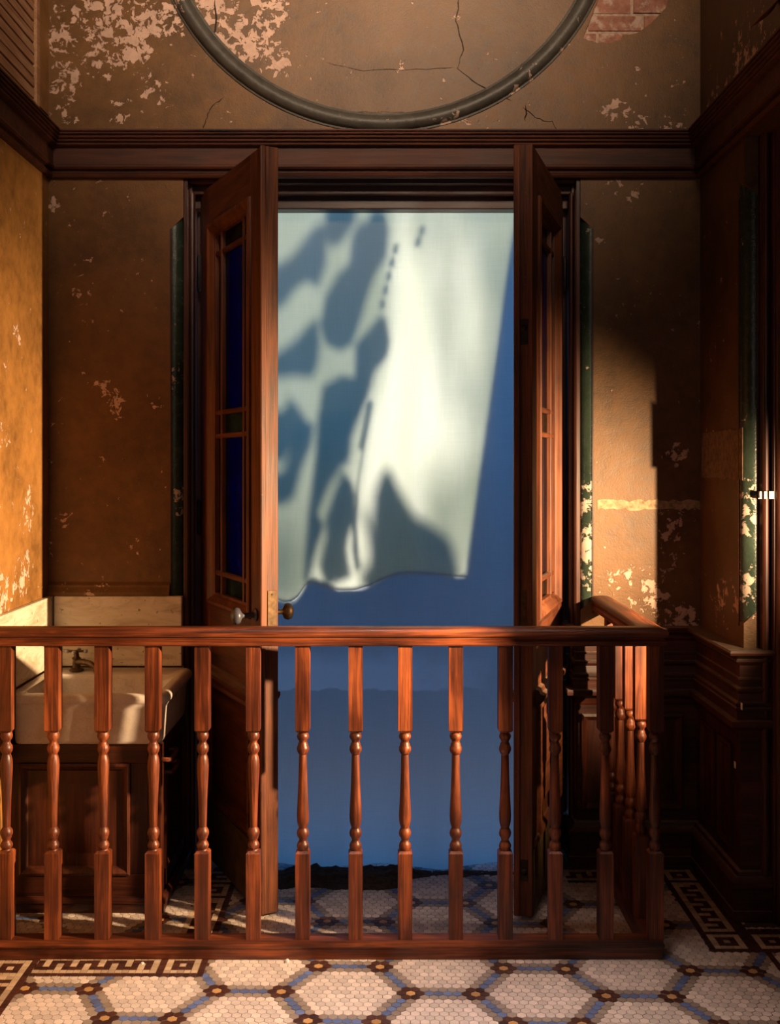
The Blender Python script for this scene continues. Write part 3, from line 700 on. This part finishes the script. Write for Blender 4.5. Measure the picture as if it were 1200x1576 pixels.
# ------------------------------------------------------------------ the sheet in the doorway
def sheet_Y(z): return 4.03 + (4.300 - 4.03) * (max(0, z) / 2.505) ** 1.15
def sheet_fold(s_, z):
    t = min(1, z / 2.506)
    f = .006 * math.sin(s_ * 23 + 1.5 * t) * (0.5 + t * .5) + .004 * math.sin(s_ * 51 - 2 * t + 1) + .008 * math.sin(s_ * 7 + 3 * t) + (.02 * (1 - t) ** 6 * math.sin(s_ * 17))
    return f * min(1.0, (1 - t) * 8 + .12)
def sheet_s(x, z):
    hw = .575 + .12 * min(1, max(0, z / 2.506)) ** 2.5
    return (x + .01 + hw) / (2 * hw)
q = MB(); NX, NZ = 90, 110
for j in range(NZ + 1):
    t = j / NZ
    for i in range(NX + 1):
        s_ = i / NX; hw = .575 + .12 * t ** 2.5
        x = -hw + 2 * hw * s_ - .01
        zb = .004 + .010 * math.sin(s_ * 9) ** 2
        z = zb + (2.506 - zb) * t
        fold = sheet_fold(s_, z)
        q.v.append((x, sheet_Y(z) + fold, z))
for j in range(NZ):
    for i in range(NX):
        a = j * (NX + 1) + i; q.f.append([a, a + 1, a + NX + 2, a + NX + 1]); q.mi.append(0)
o = q.build('hanging_sheet', SHEET, None, smooth=80)
tag(o, 'thin white sheet hung in the doorway, sunlit above with leaf shadows and blue below', 'curtain')

# filter cloth added behind the sheet, cut to the sunlit patch, warms its shade
HEM = [(430, 1.000), (445, .985), (456, .990), (466, 1.010), (476, 1.050), (486, 1.060), (500, 1.050), (525, 1.030), (550, 1.032), (575, 1.055), (600, 1.082), (625, 1.096), (660, 1.092), (717, 1.078)]
NXc, NZc = 60, 70; q = MB()
def hem_z(s_):
    px = 395 + (717 - 395) * s_
    for (xa, za), (xb, zb) in zip(HEM, HEM[1:]):
        if xa <= px <= xb: return za + (zb - za) * (px - xa) / (xb - xa)
    return HEM[0][1] if px < 430 else HEM[-1][1]
for j in range(NZc + 1):
    t = j / NZc
    for i in range(NXc + 1):
        s_ = i / NXc; zb = hem_z(s_); z = zb + (2.522 - zb) * t; Y = sheet_Y(z)
        xr = at(719 + (797 - 719) * t, 700, Y).x; xl = -.52 - .14 * t
        q.v.append((xl + (xr - xl) * s_, Y + sheet_fold(sheet_s(xl + (xr - xl) * s_, z), z) + .007, z))
for j in range(NZc):
    for i in range(NXc):
        a = j * (NXc + 1) + i; q.f.append([a, a + 1, a + NXc + 2, a + NXc + 1]); q.mi.append(0)
o = q.build('filter_cloth', FILTER, None, smooth=80); tag(o, 'unseen filter cloth added behind the doorway sheet to warm its sunlit patch', 'cloth')

# outdoors, behind the sheet ------------------------------------------------
tag(boxes((-9, 9, YB + .40, 30, -.12, -.02)).build('ground', STUCCO), 'dark ground outside behind the hanging sheet', 'ground', kind='structure')
def sheet_pt(px, py):
    z = 1.5
    for _ in range(8):
        Y = sheet_Y(z); p = at(px, py, Y); z = p.z
    return Vector((p.x, Y, p.z))
def cast(px, py, t): return sheet_pt(px, py) + SUN_DIR * t
Bk = Vector((0, .03, 0))
# unseen board, added and cut to shade the sheet's lower part and right side
T1 = 0.9
edge = [(800, 290), (786, 385), (752, 640), (717, 889), (704, 890), (680, 884), (650, 880), (628, 879), (610, 882), (590, 889), (570, 898), (545, 906), (520, 906), (500, 899), (482, 894), (474, 899), (464, 915), (455, 925), (444, 929), (425, 928), (395, 926), (330, 926)]
low = [(330, 1420), (900, 1420), (900, 300)]
q = MB(); q.poly([cast(x, y, T1) for x, y in edge + low], Bk); q.build('shade_board', STUCCO)
tag(bpy.data.objects['shade_board'], 'unseen board added outside, cut to shade the lower part of the sheet', 'wall', kind='structure')
z1 = lambda l: [(380 + x / 2.727, 200 + y / 2.727) for x, y in l]
z2 = lambda l: [(380 + x / 2.727, 640 + y / 2.727) for x, y in l]
LV = [z1([(60, 600), (140, 560), (200, 520), (260, 440), (300, 395), (335, 420), (335, 560), (300, 670), (250, 640), (200, 670), (160, 730), (60, 800)]),
      z1([(335, 300), (470, 300), (450, 400), (400, 470), (350, 500), (325, 420)]),
      z1([(440, 450), (480, 385), (500, 400), (530, 340), (575, 345), (600, 430), (590, 540), (540, 600), (510, 680), (470, 820), (440, 900), (390, 925), (330, 900), (310, 820), (330, 700), (380, 600), (430, 560)]),
      z1([(60, 980), (140, 930), (200, 880), (250, 830), (300, 790), (310, 900), (300, 1000), (270, 1050), (200, 1030), (150, 1040), (60, 1060)]),
      z1([(455, 900), (520, 820), (560, 775), (590, 800), (605, 900), (590, 960), (540, 1010), (510, 1120), (470, 1220), (440, 1290), (430, 1400), (300, 1400), (300, 1230), (320, 1080), (390, 1025), (450, 1040)]),
      z1([(60, 1200), (150, 1180), (185, 1120), (225, 1180), (255, 1230), (245, 1290), (200, 1320), (150, 1400), (60, 1400)]),
      z2([(60, 250), (150, 240), (190, 140), (215, 20), (285, 40), (270, 130), (230, 220), (200, 340), (150, 380), (60, 370)]),
      z2([(290, 160), (300, -10), (435, -20), (440, 150), (400, 205), (345, 300), (300, 420), (330, 470), (300, 560), (280, 640), (260, 720), (240, 700), (255, 420)]),
      z2([(400, 230), (440, 270), (462, 330), (450, 450), (430, 500), (420, 560), (440, 680), (330, 720), (310, 640), (340, 500), (330, 440), (360, 340)]),
      z2([(475, 350), (500, 400), (520, 470), (520, 400), (530, 310), (560, 235), (595, 215), (640, 310), (700, 420), (780, 470), (850, 510), (880, 600), (895, 690), (700, 760), (500, 760), (470, 660), (510, 600), (505, 500), (485, 430)]),
      z2([(455, 380), (465, 400), (462, 500), (475, 620), (455, 660), (440, 560), (445, 470)])]
shrub = empty('outdoor_shrub', (0.4, 8.2, 0)); tag(shrub, 'broad-leaved shrub outside, seen as grey-green leaf shadows on the sheet', 'shrub')
def child_world(o, parent): o.parent = parent; o.matrix_parent_inverse = Matrix.Translation(-Vector(parent.location))
TL = [2.6, 2.4, 2.2, 2.7, 2.0, 2.6, 2.4, 2.2, 2.0, 3.4, 1.4]
for pts, t in zip(LV, TL):
    q = MB(); q.poly([cast(x, y, t) for x, y in pts], (0, .004, 0)); child_world(q.build('leaf', LEAF), shrub)
q = MB(); base = Vector((-1.1, 7.0, 0)); q.tube([base, base + Vector((.05, 0, 1.2)), cast(405, 700, 3.0), cast(400, 330, 3.05)], [.03, .025, .02, .012]); child_world(q.build('stem', LEAF), shrub)
q = MB()
for pts in ([(655, 355), (648, 372), (640, 380)], ):
    pass
cord = []
for (xa, ya, xb, yb, n_) in ((652, 350, 640, 385, 2), (612, 378, 585, 480, 5), (570, 618, 556, 690, 6)):
    for k in range(n_):
        f = (k + .5) / n_; cord.append((xa + (xb - xa) * f, ya + (yb - ya) * f))
for x, y in cord:
    q.poly([cast(x + a, y + b, 1.1) for a, b in ((-5, 6), (-2, -7), (5, -9), (4, 5))], (0, .006, 0))
q.tube([cast(560, 690, 1.1), cast(552, 740, 1.1), cast(548, 800, 1.1), cast(552, 870, 1.1)], .004)
co = q.build('vine', LEAF); child_world(co, shrub)

tree = empty('dimming_tree', (2.0, 16.0, 0)); tag(tree, 'unseen tree added far outside to dim parts of the sheet', 'tree')
def dimming_mat():
    m, nt = mat_new('dimming_foliage'); a_ = nd(nt, 'ShaderNodeBsdfDiffuse', {0: (0.10, 0.14, 0.09, 1)}).outputs[0]; tp = nd(nt, 'ShaderNodeBsdfTransparent', {0: (0.92, 0.95, 0.88, 1)}).outputs[0]
    nt.links.new(nd(nt, 'ShaderNodeMixShader', {0: 0.62, 1: a_, 2: tp}).outputs[0], nd(nt, 'ShaderNodeOutputMaterial').inputs[0]); return m
FAR = dimming_mat()  # half-transparent panels added out of view to dim the sheet softly
for pts, t in (([(380, 250), (600, 250), (606, 420), (600, 520), (560, 640), (540, 760), (470, 930), (380, 930)], 7.0), ([(690, 250), (830, 250), (830, 620), (770, 640), (750, 520), (715, 430)], 13), ([(650, 330), (665, 320), (700, 470), (720, 640), (700, 650), (672, 500)], 10), ([(735, 560), (800, 480), (800, 900), (730, 900), (722, 700)], 12), ([(600, 300), (720, 300), (660, 380), (610, 360)], 14), ([(400, 820), (470, 800), (440, 980), (400, 980)], 12), ([(640, 760), (720, 700), (720, 900), (660, 880)], 11)):
    q = MB(); q.poly([cast(x, y, t) for x, y in pts], (0, .02, 0)); child_world(q.build('dimming_panel', FAR), tree)
q = MB(); q.tube([(2.0, 16, 0), (1.6, 15.5, 5), (0.2, 14.5, 8.5), (-1.5, 14, 10)], [.25, .2, .06, .03]); child_world(q.build('trunk', LEAF), tree)

# dirt heap ------------------------------------------------------------
from mathutils import noise as mn
q = MB(); NX, NY = 70, 26
x0, x1, ya, yb = -.47, .52, 3.76, 4.005
for j in range(NY + 1):
    for i in range(NX + 1):
        s_, t = i / NX, j / NY; x = x0 + (x1 - x0) * s_; y = ya + (yb - ya) * t
        amp = (.034 if s_ < .52 else .034 * max(.30, 1 - (s_ - .52) * 6)) * (0.85 + .5 * mn.noise((x * 9, 2, 5)))
        edge = min(1, max(0, (t - .18 - (.45 if s_ > .55 else .12 * s_) + .15 * mn.noise((x * 14, y * 10, 0))) * 3.2)) * min(1, (1 - t) * 6 + .35) * min(1, s_ * 8, (1 - s_) * 8)
        h = amp * edge * (1 + .5 * mn.noise((x * 40, y * 40, 1))) + .004 * mn.noise((x * 130, y * 130, 3)) * edge
        q.v.append((x, y, -.004 + h + (.001 if edge > .05 else 0)))
for j in range(NY):
    for i in range(NX):
        a = j * (NX + 1) + i; q.f.append([a, a + 1, a + NX + 2, a + NX + 1]); q.mi.append(0)
o = q.build('dirt_heap', DIRT, None, smooth=60); tag(o, 'low ridge of dark dirt along the bottom of the hanging sheet', 'dirt')

# ------------------------------------------------------------------ balustrade
bal = empty('balustrade', (0, 0, 0)); tag(bal, 'reddish pine balustrade with turned balusters in front of the doorway', 'balustrade')
YF, XS = 3.303, 0.812
hp = [(.033, .954), (.036, .957), (.036, .968), (.032, .972), (.029, .975), (.029, .979), (.037, .982), (.0405, .988), (.040, .995), (.034, 1.003), (.022, 1.007), (.008, 1.0085)]
hp = [(-d, z) for d, z in hp] + [(d, z) for d, z in hp[::-1]]
q = MB(); q.sweep(hp, [(XL + .004, YF), (XS, YF), (XS, YF + .002)])
q = MB()
def rail_run(mat_, pth, mit0, mit1, name):
    # straight run with mitred end(s)
    q = MB(); ls = []
    for p, mit in ((pth[0], mit0), (pth[1], mit1)):
        ls.append([(p[0] + (d * mit[0]), p[1] + (d * mit[1]), z) for d, z in hp])
    q.loops(ls); return q.build(name, mat_, bal, smooth=40)
rail_run(BX, [(XL + .002, YF), (XS, YF)], (0, -1), (1, -1), 'handrail')
rail_run(BY, [(XS, YF), (XS, YB - .004)], (1, -1), (1, 0), 'handrail')
sp_ = [(.024, 0), (.024, .032), (.027, .034), (.031, .040), (.031, .046), (.028, .050), (.028, .053), (.026, .058)]
hp_save = hp; hp = [(-d, z + .0015) for d, z in sp_] + [(d, z + .0015) for d, z in sp_[::-1]]
rail_run(BX, [(XL + .002, YF), (XS, YF)], (0, -1), (1, -1), 'base_rail')
rail_run(BY, [(XS, YF), (XS, YB - .056)], (1, -1), (1, 0), 'base_rail')
hp = hp_save
def baluster_mesh(flip):
    q = MB(); h = .0215; z0, za, zb, z1 = .0585, .3254, .6886, .955
    def sq(s_, z): return [(-s_, -s_, z), (s_, -s_, z), (s_, s_, z), (-s_, s_, z)]
    q.loops([sq(h, z0), sq(h, za - .006), sq(.0155, za + .001)]); q.loops([sq(.0155, zb - .001), sq(h, zb + .006), sq(h, z1)])
    pr = [(0, .016), (.012, .0135), (.022, .0165), (.042, .0187), (.062, .0165), (.074, .0130), (.085, .0118), (.097, .0130), (.104, .0150), (.115, .0150), (.130, .0178), (.150, .0188), (.170, .0172), (.187, .0135),
          (.197, .0112), (.205, .0118), (.30, .0124), (.42, .0136), (.54, .0155), (.64, .0175), (.71, .0185), (.76, .0175), (.79, .0150), (.805, .0126), (.815, .0130), (.83, .0168), (.855, .0188), (.88, .0172), (.897, .0130), (.912, .0112), (.925, .0122), (.932, .0150), (.945, .0172), (.965, .0188), (.985, .0170), (1.0, .0150)]
    L = zb - za; pts = [(r, zb - f * L) for f, r in pr]
    if flip: pts = [(r, za + zb - z) for r, z in pts]
    q.lathe(pts, n=16); return q.mesh('baluster', BZ, smooth=38)
bn, bf = baluster_mesh(False), baluster_mesh(True)
for k, px in enumerate((10, 82, 159, 236, 312, 390, 466, 547, 623, 701, 777, 854, 931)):
    o = link('baluster', bf if k < 6 else bn, bal); o.location = ((px - CX) * YF / F, YF, 0); o.rotation_euler = (0, 0, random.uniform(-.05, .05))
for k, y in enumerate((YF, 3.455, 3.605, 3.755, 3.905)):
    o = link('baluster', bn, bal); o.location = (XS + (.008 if k == 0 else 0), y, 0); o.rotation_euler = (0, 0, random.uniform(-.04, .04))

# ------------------------------------------------------------------ sink corner
sx0, sx1, sy0, sy1 = XL + .024, -.7255, 3.580, 4.066
def rr(x0, x1, y0, y1, r, z, n=6):
    pts = []
    for cx, cy, a0 in ((x1 - r, y1 - r, 0), (x0 + r, y1 - r, 90), (x0 + r, y0 + r, 180), (x1 - r, y0 + r, 270)):
        for k in range(n + 1):
            a = math.radians(a0 + 90 * k / n); pts.append((cx + r * math.cos(a), cy + r * math.sin(a), z))
    return pts
def ins(i, r, z): return rr(sx0 + i * .3, sx1 - i, sy0 + i, sy1 - i * .3, r, z)
q = MB()
q.loops([ins(.045, .020, .566), ins(.034, .030, .570), ins(.028, .034, .582), ins(.024, .034, .64), ins(.020, .034, .690), ins(.012, .036, .702), ins(.010, .038, .708), ins(.003, .04, .712), ins(0, .04, .722), ins(.002, .038, .733), ins(.010, .034, .740), ins(.022, .03, .742),
         rr(sx0 + .035, sx1 - .045, sy0 + .040, sy1 - .110, .045, .736), rr(sx0 + .045, sx1 - .055, sy0 + .050, sy1 - .120, .05, .715), rr(sx0 + .055, sx1 - .07, sy0 + .06, sy1 - .13, .06, .65), rr(sx0 + .08, sx1 - .10, sy0 + .09, sy1 - .16, .07, .615), rr(sx0 + .14, sx1 - .16, sy0 + .13, sy1 - .20, .05, .608)])
o = q.build('sink_basin', CERAMIC, None, smooth=50); tag(o, 'crazed white porcelain sink with rolled rim behind the left balusters', 'sink')
o = boxes((XL + .030, DL - .001, YB - .030, YB - .001, .745, 1.008)).build('marble_splashback', MARBLE, None, bevel=.003); tag(o, 'stained marble splashback slab on the end wall behind the sink', 'splashback', 'marble slabs round the sink')
o = boxes((XL + .001, XL + .023, 3.44, YB - .001, .745, 1.008)).build('marble_splashback', MARBLE, None, bevel=.003); tag(o, 'sunlit marble splashback slab on the left side wall beside the sink', 'splashback', 'marble slabs round the sink')
cab = empty('sink_cabinet', (-1.02, 3.85, 0)); tag(cab, 'dark panelled wooden cabinet carrying the white sink', 'cabinet')
def cb(nm, mat_, mb, **k): o = mb.build(nm, mat_, None, **k); child_world(o, cab); return o
cx0, cx1, cy0, cy1 = XL + .004, -.758, 3.632, YB - .002
cb('body', WZ, boxes((cx0, cx1 - .006, cy0 + .006, cy1, .001, .564)), bevel=.002)
cb('corner_post', WZ, boxes((cx1 - .045, cx1, cy0, cy0 + .045, .045, .563)), bevel=.003)
cb('top_rail', WX, boxes((cx0, cx1 - .045, cy0, cy0 + .02, .500, .563)), bevel=.002)
cb('bottom_rail', WX, boxes((cx0, cx1 - .045, cy0, cy0 + .02, .045, .125)), bevel=.002)
cb('stile', WZ, boxes((-.862, cx1 - .045, cy0, cy0 + .02, .125, .500)), bevel=.002); cb('stile', WZ, boxes((cx0, -1.235, cy0, cy0 + .02, .125, .500)), bevel=.002)
q = MB(); q.rings((0, cy0, 0), (1, 0, 0), (0, 0, 1), (0, -1, 0), -1.235, -.862, .125, .500, [(0, 0), (0, .008), (.008, .012), (.016, .008), (.024, -.004), (.034, -.010), (.060, -.010), (.075, -.004)]); cb('door_panel', WZ, q, smooth=30)
q = MB(); q.rings((cx1 - .006, 0, 0), (0, 1, 0), (0, 0, 1), (1, 0, 0), 3.70, 4.05, .12, .50, [(0, 0), (0, .008), (.008, .012), (.016, .008), (.024, .002), (.034, .001), (.060, .001)]); cb('side_panel', WZ, q, smooth=30)
q = MB(); q.sweep([(0, .001), (.010, .001), (.010, .030), (.016, .034), (.014, .044), (.004, .052), (0, .053)], [(cx0, cy0), (cx1, cy0), (cx1, cy1)]); 
q.v = [(x, y, z) for x, y, z in q.v]; cb('base_moulding', WX, q, smooth=40)
for z, ya_ in ((.505, 3.66), (.455, 3.69)):
    q = MB(); q.tube([(cx1 - .004, ya_, z), (cx1 + .022, ya_, z), (cx1 + .026, ya_ + .01, z), (cx1 + .026, ya_ + .11, z + .004), (cx1 + .022, ya_ + .12, z + .004), (cx1 - .004, ya_ + .12, z + .004)], .008, 10); o = cb('towel_bar', BY, q, smooth=50); o['label'] = 'short worn wooden towel bar on the cabinet side'
fx, fy, fz = -1.150, 4.005, .741
fau = empty('faucet', (fx, fy, fz)); tag(fau, 'tarnished brass faucet with cross handle on the sink deck', 'faucet')
q = MB(); q.lathe([(.026, 0), (.026, .006), (.016, .012), (.013, .040), (.017, .046), (.010, .052), (.008, .068)], n=16); q.build('body', BRASS, fau, smooth=45)
q = MB(); q.tube([(0, 0, .032), (.03, -.02, .036), (.06, -.042, .034), (.085, -.058, .024), (.090, -.062, .008)], [.012, .0115, .011, .010, .009], 12); q.build('spout', BRASS, fau, smooth=50)
hd = boxes((-.004, .004, -.004, .004, .066, .072)); hd.tube([(-.032, 0, .072), (.032, 0, .072)], .0045, 8); hd.tube([(0, -.032, .072), (0, .032, .072)], .0045, 8); h = hd.build('cross_handle', BRASS, fau, smooth=50)
for dx, dy in ((-.034, 0), (.034, 0), (0, -.034), (0, .034)):
    q = MB(); q.lathe([(.001, -.008), (.007, -.005), (.008, 0), (.007, .005), (.001, .008)], (dx, dy, .072), 10); q.build('handle_knob', CHINA, h, smooth=50)

# ------------------------------------------------------------------ bits and pieces
def bit(name, c, s, mat_, label, cat, grp=None, rz=0):
    q = MB(); n_ = 7; ring = [(math.cos(2 * math.pi * k / n_) * random.uniform(.7, 1), math.sin(2 * math.pi * k / n_) * random.uniform(.7, 1)) for k in range(n_)]
    q.loops([[(x * s[0], y * s[1], 0) for x, y in ring], [(x * s[0] * .9, y * s[1] * .9, s[2] * .6) for x, y in ring], [(x * s[0] * .5, y * s[1] * .5, s[2]) for x, y in ring]])
    o = q.build(name, mat_, None); o.location = c; return tag(o, label, cat, grp)
bit('plaster_chip', (-.300, 3.262, .0005), (.008, .006, .010), PAPER, 'white crumb of plaster on the floor against the base rail, middle', 'chip', 'plaster crumbs on the floor')
bit('plaster_chip', (-.735, 3.250, .0005), (.007, .005, .006), PAPER, 'small white crumb on the meander border below the base rail', 'chip', 'plaster crumbs on the floor')
bit('plaster_chip', (.985, 3.962, .0005), (.005, .005, .005), PAPER, 'tiny white speck on the dark floor in the far right corner', 'chip', 'plaster crumbs on the floor')
def tagpaper(c, w, h, axis, label):
    q = boxes((c[0] - (w if axis == 'x' else .0006), c[0] + (w if axis == 'x' else .0006), c[1] - (.0006 if axis == 'x' else w), c[1] + (.0006 if axis == 'x' else w), c[2] - h, c[2] + h))
    return tag(q.build('paper_tag', PAPER), label, 'paper tag', 'white paper tags on the right-hand woodwork')
for px, w, lab in ((1170, .009, 'first'), (1178, .005, 'second'), (1187, .008, 'third')):
    yy = {1170: YC - .0212, 1178: YC - .0612, 1187: YC - .0612}[px]; p = at(px, 762, yy)
    tagpaper((p.x, yy - .004 if px < 1175 else yy, p.z), w, .012, 'x', {'first': 'leftmost of three white paper tags on the side doorway casing', 'second': 'middle, narrow one of three white tags on the side doorway casing', 'third': 'rightmost of three white paper tags on the side doorway casing'}[lab])
for px, py, lab in ((1141, 1087, 'white tag standing on the lower dado ledge at the right'), (1137, 1177, 'small white tag stuck to the right dado panel'), ):
    X = XR - (.0346 if py < 1100 else .0168); Y = F * X / (px - CX); tagpaper((X - (.0 if py < 1100 or px > 1140 else .014), Y, EYE - (py - CY) * Y / F), .008, .011, 'y', lab)
